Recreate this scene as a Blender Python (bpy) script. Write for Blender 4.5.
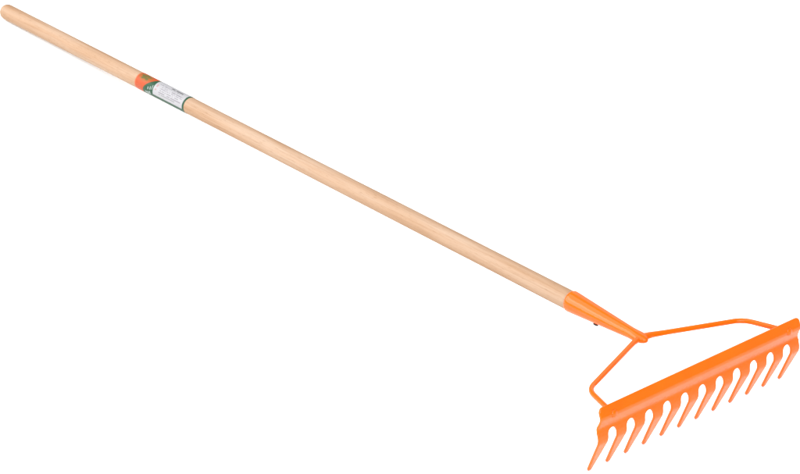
import bpy, bmesh, math, random
from mathutils import Matrix, Vector, noise
for o in list(bpy.data.objects): bpy.data.objects.remove(o, do_unlink=True)
scene = bpy.context.scene
C = scene.collection
random.seed(4)
# ---------------------------------------------------------------- placement of the rake on the floor
TILT = math.radians(2.712)            # the handle end and the tine tips carry the rake
LIFT = 0.0927
RAKE = Matrix.Translation((0, 0, LIFT)) @ Matrix.Rotation(TILT, 4, 'X')
# ---------------------------------------------------------------- camera
W2C = Matrix(((-0.7505151, 0.6605791, 0.0190353), (-0.2813454, -0.3454481, 0.8952711), (0.5979731, 0.6665590, 0.4451149)))
cam_d = bpy.data.cameras.new('camera'); cam = bpy.data.objects.new('camera', cam_d); C.objects.link(cam)
cam.matrix_world = RAKE @ (Matrix.Translation((2.2960725, 2.0343063, 1.6692479)) @ W2C.transposed().to_4x4())
cam_d.sensor_width = 36; cam_d.lens = 36 * 2403.99 / 800
cam_d.clip_start = 0.05; cam_d.clip_end = 100
scene.camera = cam
# ---------------------------------------------------------------- world, lamps, exposure
world = bpy.data.worlds.new('World'); scene.world = world; world.use_nodes = True
bg = world.node_tree.nodes['Background']
bg.inputs[0].default_value = (1, 1, 1, 1); bg.inputs[1].default_value = 0.65
def softbox(name, loc, target, sx, sy, power):
    d = bpy.data.lights.new(name, 'AREA'); d.shape = 'RECTANGLE'; d.size = sx; d.size_y = sy; d.energy = power
    o = bpy.data.objects.new(name, d); C.objects.link(o); o.location = loc
    o.rotation_euler = (Vector(target) - Vector(loc)).to_track_quat('-Z', 'Y').to_euler()
    return o
softbox('softbox_key', (2.8, -3.0, 2.3), (0, -1.0, 0.05), 4.6, 3.0, 330)
softbox('softbox_front', (1.5, 3.8, 2.0), (0, -0.2, 0.05), 3.0, 2.0, 265)
softbox('fill_top', (1.8, -0.6, 3.8), (1.8, -0.6, 0), 5, 6.5, 320)  # added overhead fill that burns the floor and its shadows out to white
softbox('fill_back', (-3.4, -1.2, 2.4), (0, -0.7, 0.05), 4.5, 2.4, 45)  # weak fill added behind to lighten the handle's dark upper edge
scene.view_settings.view_transform = 'Standard'; scene.view_settings.look = 'None'
scene.view_settings.exposure = -0.3; scene.view_settings.gamma = 1
scene.render.engine = 'CYCLES'

# ---------------------------------------------------------------- materials
def mat(name):
    m = bpy.data.materials.new(name); m.use_nodes = True
    return m, m.node_tree, m.node_tree.nodes['Principled BSDF']
def N(nt, t, **kw):
    n = nt.nodes.new(t)
    for k, v in kw.items(): setattr(n, k, v)
    return n
def ramp(nt, stops):
    r = N(nt, 'ShaderNodeValToRGB'); e = r.color_ramp.elements
    while len(e) < len(stops): e.new(0.5)
    for i, (p, c) in enumerate(stops): e[i].position = p; e[i].color = (*c, 1)
    return r
def obj_coords(nt, scale):
    tc = N(nt, 'ShaderNodeTexCoord'); mp = N(nt, 'ShaderNodeMapping'); mp.inputs['Scale'].default_value = scale
    nt.links.new(tc.outputs['Object'], mp.inputs['Vector']); return mp.outputs['Vector']

def make_paint():
    m, nt, b = mat('orange_powder_coat')
    b.inputs['Roughness'].default_value = 0.09; b.inputs['IOR'].default_value = 1.33
    n1 = N(nt, 'ShaderNodeTexNoise'); n1.inputs['Scale'].default_value = 22; n1.inputs['Detail'].default_value = 4
    nt.links.new(obj_coords(nt, (1, 1, 1)), n1.inputs['Vector'])
    r = ramp(nt, [(0.3, (0.68, 0.083, 0.0)), (0.7, (0.72, 0.094, 0.0))])
    nt.links.new(n1.outputs['Fac'], r.inputs[0])
    # paint rubbed off the last millimetres of the tines
    sx = N(nt, 'ShaderNodeSeparateXYZ'); nt.links.new(obj_coords(nt, (1, 1, 1)), sx.inputs[0])
    mr = N(nt, 'ShaderNodeMapRange'); mr.inputs['From Min'].default_value = -0.0925; mr.inputs['From Max'].default_value = -0.0965
    nt.links.new(sx.outputs['Z'], mr.inputs['Value'])
    mx = N(nt, 'ShaderNodeMix', data_type='RGBA'); mx.inputs['B'].default_value = (0.22, 0.085, 0.05, 1)
    nt.links.new(mr.outputs['Result'], mx.inputs['Factor']); nt.links.new(r.outputs[0], mx.inputs['A'])
    nt.links.new(mx.outputs['Result'], b.inputs['Base Color'])
    n2 = N(nt, 'ShaderNodeTexNoise'); n2.inputs['Scale'].default_value = 260; n2.inputs['Detail'].default_value = 2
    nt.links.new(obj_coords(nt, (1, 1, 1)), n2.inputs['Vector'])
    bp = N(nt, 'ShaderNodeBump'); bp.inputs['Strength'].default_value = 0.12; bp.inputs['Distance'].default_value = 0.0006
    nt.links.new(n2.outputs['Fac'], bp.inputs['Height']); nt.links.new(bp.outputs['Normal'], b.inputs['Normal'])
    return m
def make_wood():
    m, nt, b = mat('pale_beech_wood')
    b.inputs['Roughness'].default_value = 0.7; b.inputs['IOR'].default_value = 1.2
    # broad tone drift, long grain streaks and short beech flecks, all along the handle
    big = N(nt, 'ShaderNodeTexNoise'); big.inputs['Scale'].default_value = 1; big.inputs['Detail'].default_value = 3
    nt.links.new(obj_coords(nt, (60, 3.2, 60)), big.inputs['Vector'])
    grain = N(nt, 'ShaderNodeTexNoise'); grain.inputs['Scale'].default_value = 1; grain.inputs['Detail'].default_value = 5; grain.inputs['Roughness'].default_value = 0.65
    nt.links.new(obj_coords(nt, (330, 7, 330)), grain.inputs['Vector'])
    fleck = N(nt, 'ShaderNodeTexNoise'); fleck.inputs['Scale'].default_value = 1; fleck.inputs['Detail'].default_value = 2
    nt.links.new(obj_coords(nt, (900, 70, 900)), fleck.inputs['Vector'])
    r1 = ramp(nt, [(0.3, (0.274, 0.164, 0.094)), (0.52, (0.314, 0.207, 0.135)), (0.72, (0.335, 0.240, 0.172))])
    nt.links.new(big.outputs['Fac'], r1.inputs[0])
    r2 = ramp(nt, [(0.3, (0.86, 0.80, 0.74)), (0.55, (1, 1, 1)), (0.75, (1.0, 1.0, 1.0))])
    nt.links.new(grain.outputs['Fac'], r2.inputs[0])
    r3 = ramp(nt, [(0.28, (0.80, 0.74, 0.68)), (0.40, (1, 1, 1))])
    nt.links.new(fleck.outputs['Fac'], r3.inputs[0])
    a = N(nt, 'ShaderNodeMix', data_type='RGBA', blend_type='MULTIPLY'); a.inputs['Factor'].default_value = 1
    nt.links.new(r1.outputs[0], a.inputs['A']); nt.links.new(r2.outputs[0], a.inputs['B'])
    c = N(nt, 'ShaderNodeMix', data_type='RGBA', blend_type='MULTIPLY'); c.inputs['Factor'].default_value = 0.8
    nt.links.new(a.outputs['Result'], c.inputs['A']); nt.links.new(r3.outputs[0], c.inputs['B'])
    nt.links.new(c.outputs['Result'], b.inputs['Base Color'])
    bp = N(nt, 'ShaderNodeBump'); bp.inputs['Strength'].default_value = 0.25; bp.inputs['Distance'].default_value = 0.0004
    nt.links.new(grain.outputs['Fac'], bp.inputs['Height']); nt.links.new(bp.outputs['Normal'], b.inputs['Normal'])
    return m
def make_print():
    m, nt, b = mat('printed_label')
    at = N(nt, 'ShaderNodeAttribute', attribute_name='ink'); nt.links.new(at.outputs['Color'], b.inputs['Base Color'])
    b.inputs['Roughness'].default_value = 0.5; b.inputs['IOR'].default_value = 1.35
    return m
def make_screw():
    m, nt, b = mat('dark_screw_steel')
    b.inputs['Base Color'].default_value = (0.03, 0.028, 0.027, 1); b.inputs['Metallic'].default_value = 0.6; b.inputs['Roughness'].default_value = 0.5
    n = N(nt, 'ShaderNodeTexNoise'); n.inputs['Scale'].default_value = 400
    r = ramp(nt, [(0.3, (0.02, 0.018, 0.017)), (0.7, (0.05, 0.045, 0.042))])
    nt.links.new(n.outputs['Fac'], r.inputs[0]); nt.links.new(r.outputs[0], b.inputs['Base Color'])
    return m
def make_floor():
    m, nt, b = mat('white_studio_paper')
    b.inputs['Roughness'].default_value = 0.9; b.inputs['Specular IOR Level'].default_value = 0.1
    n = N(nt, 'ShaderNodeTexNoise'); n.inputs['Scale'].default_value = 6; n.inputs['Detail'].default_value = 3
    nt.links.new(obj_coords(nt, (1, 1, 1)), n.inputs['Vector'])
    r = ramp(nt, [(0.3, (0.93, 0.93, 0.93)), (0.7, (0.945, 0.945, 0.945))])
    nt.links.new(n.outputs['Fac'], r.inputs[0]); nt.links.new(r.outputs[0], b.inputs['Base Color'])
    return m
PAINT, WOOD, PRINT, SCREW, PAPER = make_paint(), make_wood(), make_print(), make_screw(), make_floor()

# ---------------------------------------------------------------- helpers
def link(name, bm, m, parent=None, smooth=True, weighted=False):
    me = bpy.data.meshes.new(name)
    bmesh.ops.recalc_face_normals(bm, faces=bm.faces)
    bm.to_mesh(me); bm.free(); me.materials.append(m)
    if smooth:
        for p in me.polygons: p.use_smooth = True
    o = bpy.data.objects.new(name, me); C.objects.link(o)
    if parent: o.parent = parent
    if weighted:
        w = o.modifiers.new('weighted', 'WEIGHTED_NORMAL'); w.keep_sharp = True; w.weight = 100
    return o
def loft(bm, rings, cap0=True, cap1=True, closed=True):
    V = [[bm.verts.new(p) for p in r] for r in rings]
    for a, b in zip(V, V[1:]):
        n = len(a)
        for i in range(n if closed else n - 1):
            j = (i + 1) % n
            bm.faces.new((a[i], a[j], b[j], b[i]))
    if cap0: bm.faces.new(V[0])
    if cap1: bm.faces.new(list(reversed(V[-1])))
    return V
def tube(bm, path, rad, seg=20, cap=True):
    path = [Vector(p) for p in path]; rings = []; up = Vector((0, 0, 1))
    for i, p in enumerate(path):
        t = (path[min(i + 1, len(path) - 1)] - path[max(i - 1, 0)]).normalized()
        a = t.cross(up).normalized(); b = a.cross(t).normalized()
        r = rad[i] if isinstance(rad, (list, tuple)) else rad
        rings.append([p + r * (math.cos(2 * math.pi * k / seg) * a + math.sin(2 * math.pi * k / seg) * b) for k in range(seg)])
    loft(bm, rings, cap, cap)
def fillet(pts, radii, n=10):
    """Polyline with every inner corner rounded."""
    pts = [Vector(p) for p in pts]; out = [pts[0]]
    for i in range(1, len(pts) - 1):
        p, a, b = pts[i], (pts[i - 1] - pts[i]), (pts[i + 1] - pts[i])
        d = min(radii[i - 1], 0.48 * a.length, 0.48 * b.length)
        p0, p1 = p + a.normalized() * d, p + b.normalized() * d
        for k in range(n + 1):
            s = k / n; out.append((1 - s) ** 2 * p0 + 2 * s * (1 - s) * p + s * s * p1)
    out.append(pts[-1]); return out

# ---------------------------------------------------------------- floor
bm = bmesh.new(); bmesh.ops.create_grid(bm, x_segments=2, y_segments=2, size=9)
floor = link('floor', bm, PAPER, smooth=False); floor['kind'] = 'structure'

# ---------------------------------------------------------------- the rake
rake = bpy.data.objects.new('garden_rake', None); C.objects.link(rake); rake.empty_display_size = 0.1
rake['label'] = 'orange twelve-tine garden rake with a long pale wooden handle, lying tines down on white'
rake['category'] = 'rake'
def part(name, bm, m, parent=None, **k):
    o = link(name, bm, m, parent or rake, **k)
    if parent is None: o.matrix_local = RAKE          # parts are modelled in the rake's own frame
    return o

# handle: slightly uneven round stick with a domed end
Y0, Y1, RH, ZH = -1.6710, -0.1345, 0.0150, 0.0018
bm = bmesh.new(); rings = []
prof = [(Y0 + 0.015 * (1 - math.cos(a)), RH * math.sin(a)) for a in [math.radians(q) for q in range(4, 91, 6)]]
prof += [(Y0 + 0.015 + k * (Y1 - Y0 - 0.015) / 150, RH) for k in range(1, 151)]
for y, r in prof:
    ring = []
    for k in range(40):
        a = 2 * math.pi * k / 40
        rr = r * (1 + 0.010 * noise.noise(Vector((math.cos(a) * 1.3, y * 5, math.sin(a) * 1.3))))
        ring.append((rr * math.cos(a), y, ZH + rr * math.sin(a)))
    rings.append(ring)
loft(bm, rings)
handle = part('handle', bm, WOOD)

# printed label wrapped round the handle, and the white paper sticker over it
LY = -1.2240
def wrap(name, u0, u1, a0, a1, rad, ink, nu, na, lift=0.0):
    me_bm = bmesh.new(); col = me_bm.loops.layers.float_color.new('ink')
    g = [[me_bm.verts.new((rad * math.cos(math.radians(a0 + (a1 - a0) * j / na)), LY + u0 + (u1 - u0) * i / nu,
                           ZH + rad * math.sin(math.radians(a0 + (a1 - a0) * j / na)))) for j in range(na + 1)] for i in range(nu + 1)]
    for i in range(nu):
        for j in range(na):
            f = me_bm.faces.new((g[i][j], g[i + 1][j], g[i + 1][j + 1], g[i][j + 1]))
            c = ink(u0 + (u1 - u0) * (i + .5) / nu, a0 + (a1 - a0) * (j + .5) / na)
            for l in f.loops: l[col] = (*c, 1)
    # turn the edges down onto the wood so that the paper has a thickness
    b = [e for e in me_bm.edges if e.is_boundary]
    ex = bmesh.ops.extrude_edge_only(me_bm, edges=b)
    for v in [v for v in ex['geom'] if isinstance(v, bmesh.types.BMVert)]:
        s = (RH - 0.0003) / rad; v.co.x *= s; v.co.z = ZH + (v.co.z - ZH) * s
    return part(name, me_bm, PRINT, handle)
ORANGE, GREEN, OLIVE, PAPERW = (0.31, 0.044, 0.006), (0.005, 0.042, 0.018), (0.085, 0.072, 0.014), (0.262, 0.259, 0.27)
def label_ink(u, a):
    s = (math.sin(math.radians(max(-90, min(90, a - 36)))) + 1) / 2
    ug = 0.0225 + 0.030 * s ** 1.4
    if u > ug:
        # pale lettering rows on the green field
        if 0.0015 < u - ug < 0.0035: return (0.02, 0.05, 0.012)
        for (c, w, h0, h1) in ((0.0225, 0.0035, -30, -16), (0.0285, 0.004, -34, -12), (0.0345, 0.003, -28, -4), (0.0295, 0.002, 4, 22), (0.0355, 0.0022, 8, 30), (0.0405, 0.0016, 14, 44)):
            if abs(u - 0.0105 - c) < w / 2 and h0 < a < h1: return (0.23, 0.26, 0.25)
        return GREEN
    # olive emblem on the orange field: a leafy sprig
    du, da = (u - 0.0205) / 0.0135, (a - 76) / 27
    if du * du + da * da < 0.75 + 0.3 * math.sin(5 * math.atan2(da, du)): return OLIVE if abs(da) > 0.12 or du < 0 else (0.15, 0.075, 0.012)
    if du * du + da * da < 1.9: return (0.24, 0.062, 0.010)        # brownish halo of the emblem
    if u < 0.0022: return (0.38, 0.085, 0.03)
    return ORANGE
label = wrap('printed_label', 0, 0.1440, -150, 150, RH + 0.00035, label_ink, 190, 150)
label['label'] = 'orange and green printed label wrapped round the handle'
rows = [(86, 5, 0.090, 0.126, (0.081, 0.081, 0.084), 0.0030), (74, 3, 0.060, 0.128, (0.148, 0.145, 0.158), 0.0022), (58, 3, 0.070, 0.135, (0.158, 0.151, 0.168), 0.0026),
        (46, 3, 0.066, 0.140, (0.161, 0.154, 0.172), 0.0022), (34, 3, 0.068, 0.126, (0.154, 0.151, 0.161), 0.0026), (20, 3, 0.064, 0.142, (0.168, 0.158, 0.175), 0.0022), (8, 2.4, 0.068, 0.118, (0.168, 0.168, 0.175), 0.0026)]
rr = random.Random(2); gaps = {i: [rr.random() for _ in range(80)] for i in range(len(rows))}
def sticker_ink(u, a):
    for i, (c, h, s, e, colr, w) in enumerate(rows):
        if abs(a - c) < h and s + 0.004 < u < min(e, 0.134) and gaps[i][int((u - s + 0.02) / w)] > 0.25: return colr
    if abs(u - 0.0610) < 0.0018 and (22 < a < 34 or 46 < a < 66): return (0.27, 0.16, 0.17)
    return PAPERW
sticker = wrap('paper_sticker', 0.0545, 0.1398, -13, 142, RH + 0.0006, sticker_ink, 150, 110)
sticker['label'] = 'white paper sticker with small grey print'

# ferrule: rolled sheet-metal socket, round at the wood, pinched flat where it grips the bow
bm = bmesh.new(); rings = []
LF = 0.1415
st = [(-LF + 0.004, 0.0149, 0.0149), (-LF, 0.0152, 0.0152), (-LF - 0.0012, 0.0158, 0.0158), (-LF - 0.0004, 0.0165, 0.0165), (-LF + 0.002, 0.0168, 0.0168)]
for k in range(1, 25):
    s = k / 24; y = -LF + 0.002 + s * (LF - 0.026); r = 0.0168 + (0.0092 - 0.0168) * s
    st.append((y, r * (1 + 0.05 * s), r * (1 - 0.05 * s)))
st += [(-0.018, 0.0098, 0.0083), (-0.011, 0.0106, 0.0078), (-0.004, 0.0112, 0.0074), (0.002, 0.0108, 0.0068), (0.006, 0.0090, 0.0058), (0.0095, 0.0062, 0.0046), (0.0120, 0.0032, 0.0028), (0.0128, 0.0007, 0.0006)]
SEAM = math.radians(6)
for y, rx, rz in st:
    ring = []
    for k in range(64):
        a = SEAM + 2 * math.pi * k / 64
        step = 0.0011 * max(0, min(1, (-0.02 - y) / 0.02)) if y > -LF + 0.001 else 0
        f = 1 + (step * (1 - min(1, k / 14)) / rx if step else 0)      # the overlapping edge of the rolled sheet
        ring.append((rx * f * math.cos(a), y, ZH * max(0, min(1, (-y - 0.01) / (LF - 0.01))) + rz * f * math.sin(a)))
    rings.append(ring)
loft(bm, rings, False, True)
ferrule = part('ferrule', bm, PAINT, weighted=False)

# screw whose dark tip sticks out under the ferrule
bm = bmesh.new(); ys = -0.0835; dr = Vector((math.cos(math.radians(-62)), 0, math.sin(math.radians(-62)))); ce = Vector((0, ys, 0.0016))
tube(bm, [ce + dr * d for d in (0.0112, 0.0134, 0.0135, 0.0147, 0.0157, 0.0160)], [0.0026, 0.0026, 0.0041, 0.0041, 0.0030, 0.0006], 16)
part('screw', bm, SCREW, ferrule)

# bow: one bent rod from rivet to rivet through the pinched neck
XB, YB, ZB, XR, YR, ZR = 0.1615, 0.0540, -0.003, 0.1829, 0.1195, -0.0015
pts = [(-XR, YR, ZR), (-XB, YB, ZB), (-0.012, 0.0015, 0.0005), (0.012, 0.0015, 0.0005), (XB, YB, ZB), (XR, YR, ZR)]
bm = bmesh.new()
path = fillet(pts, [0.017, 0.012, 0.012, 0.017], 12)
full = []
for a, b in zip(path, path[1:]): full += [a.lerp(b, k / 8) for k in range(8)] if (b - a).length > 0.05 else [a]
full.append(path[-1])
# weld metal thickens the rod where it leaves the neck
tube(bm, full, [0.0039 + (0.0018 if p.x < 0 else 0.0005) * math.exp(-(p.x / 0.02) ** 2) for p in full], 24)
bow = part('bow', bm, PAINT)

# rake head: ribbed sheet-metal bar ...
PITCH, TH = 0.0365, 0.0036
core = [(0.1175, 0.0130), (0.1232, -0.0030), (0.1180, -0.0188), (0.11990, -0.0245), (0.1242, -0.0375), (0.0995, -0.0970)]
prof = fillet([(0, y, z) for y, z in core], [0.0022, 0.0022, 0.0004, 0.0075], 6)
acc = [0.0]
for a, b in zip(prof, prof[1:]): acc.append(acc[-1] + (b - a).length)
def at_len(s):
    s = max(0, min(acc[-1] - 1e-9, s)); i = 0
    while acc[i + 1] < s: i += 1
    t = (s - acc[i]) / max(1e-9, acc[i + 1] - acc[i]); return prof[i].lerp(prof[i + 1], t)
def frame(s):
    p = at_len(s); d = (at_len(s + 0.0004) - at_len(s - 0.0004)).normalized()
    return p, Vector((0, -d.z, d.y)).normalized()              # outward normal, towards +Y
def z_to_len(z):
    for i in range(len(prof) - 1):
        if prof[i].z >= z >= prof[i + 1].z: return acc[i] + (acc[i + 1] - acc[i]) * (prof[i].z - z) / (prof[i].z - prof[i + 1].z)
S_CUT, S_KNEE, S_TIP = z_to_len(-0.0243), z_to_len(-0.0375), acc[-1]
def slab_ring(p, n, x0, x1, th, r, nx=1, seg=4):
    """Rounded rectangle in the plane of X and the sheet normal n."""
    r = max(1e-5, min(r, th * 0.49, abs(x1 - x0) * 0.49)); h = th / 2; out = []
    for cx, cn, a0 in ((x1 - r, h - r, 0), (x0 + r, h - r, 90), (x0 + r, -h + r, 180), (x1 - r, -h + r, 270)):
        arc = []
        for k in range(seg + 1):
            a = math.radians(a0 + 90 * k / seg); arc.append((cx + r * math.cos(a), cn + r * math.sin(a)))
        if a0 in (90, 270) and nx > 1:
            px = out[-1]; q = arc[0]
            for k in range(1, nx): out.append((px[0] + (q[0] - px[0]) * k / nx, px[1]))
        out += arc
    return [p + Vector((x, 0, 0)) + n * v for x, v in out]
WC = 0.2085
WE = 0.2100
bm = bmesh.new(); rings = []
stations = [TH / 2 * (1 - math.cos(math.radians(q))) for q in (8, 20, 35, 50, 65, 80)] + [0.0022 + k * (S_CUT - 0.0022) / 46 for k in range(47)]
for s in stations:
    p, n = frame(s)
    e = min(1, s / (TH / 2)); th = TH * math.sqrt(max(0, 1 - (1 - e) ** 2))
    hw = WC
    if s < 0.008: hw -= 0.008 - math.sqrt(max(0, 0.008 ** 2 - (0.008 - s) ** 2))
    hw += (WE - WC) * min(1, s / S_CUT) ** 2
    hw -= 0.0014 * math.exp(-((s - 0.0245) / 0.0075) ** 2)                 # the ends draw in where the rib is pressed
    rings.append(slab_ring(p, n, -hw, hw, th, 0.0011, nx=40))
loft(bm, rings, True, False)
head = part('head_bar', bm, PAINT, weighted=True)
# ... with the rod ends riveted through it
def rivet(sx):
    bm = bmesh.new(); p, n = frame(z_to_len(-0.0015)); base = p + Vector((sx * 0.1829, 0, 0)) + n * (TH / 2)
    tube(bm, [base + n * d for d in (-0.001, 0.0002, 0.0009, 0.0014, 0.0016)], [0.0058, 0.0056, 0.0046, 0.0028, 0.0005], 20)
    return part('rivet', bm, PAINT, head)
rivet(-1); rivet(1)
# ... and twelve tines, each flaring into the bar at its root
GAP = 0.0086                                                            # half width of the rounded gap between two tines
def tine_mesh(side):
    bm = bmesh.new(); rings = []; H = PITCH / 2; q = []
    arch = [GAP * 1.15 * (1 - math.cos(math.radians(a))) for a in range(0, 91, 6)]
    q = arch + [arch[-1] + (S_TIP - S_CUT - arch[-1]) * k / 60 for k in range(1, 61)]
    L = q[-1]
    for d in q:
        s = S_CUT + d; p, n = frame(s)
        t = min(1, d / (GAP * 1.15)); wid = H - GAP * math.sqrt(max(0, 1 - (1 - t) ** 2))
        k = max(0, (d - (S_KNEE - S_CUT) * 0.75) / (L - (S_KNEE - S_CUT) * 0.75))
        wid *= 1 - 0.68 * k ** 1.1
        tip = max(0, 1 - (L - d) / 0.0035); wid *= math.sqrt(max(0.02, 1 - tip ** 2)); th = TH * (1 + 0.12 * k) * (1 - 0.65 * tip ** 2)
        xl, xr = -wid, wid
        oe = (WE - 5.5 * PITCH)                                        # outer edge of the end tines runs straight up into the bar
        if side < 0: xl = -(oe * (1 - min(1, k * 6)) + min(wid, oe) * min(1, k * 6)) if d < L * 0.5 else -wid
        if side > 0: xr = (oe * (1 - min(1, k * 6)) + min(wid, oe) * min(1, k * 6)) if d < L * 0.5 else wid
        r = 0.0011 * min(1, d / 0.0025)
        rings.append(slab_ring(p, n, xl, xr, th, r, nx=8))
    loft(bm, rings, False, True); return bm
proto = {}
for i in range(12):
    side = -1 if i == 0 else 1 if i == 11 else 0
    x = (i - 5.5) * PITCH
    if side not in proto:
        o = part('tine', tine_mesh(side), PAINT, head, weighted=True); proto[side] = o
    else:
        o = proto[side].copy(); C.objects.link(o); o.parent = head
    o.location = (x, 0, 0)
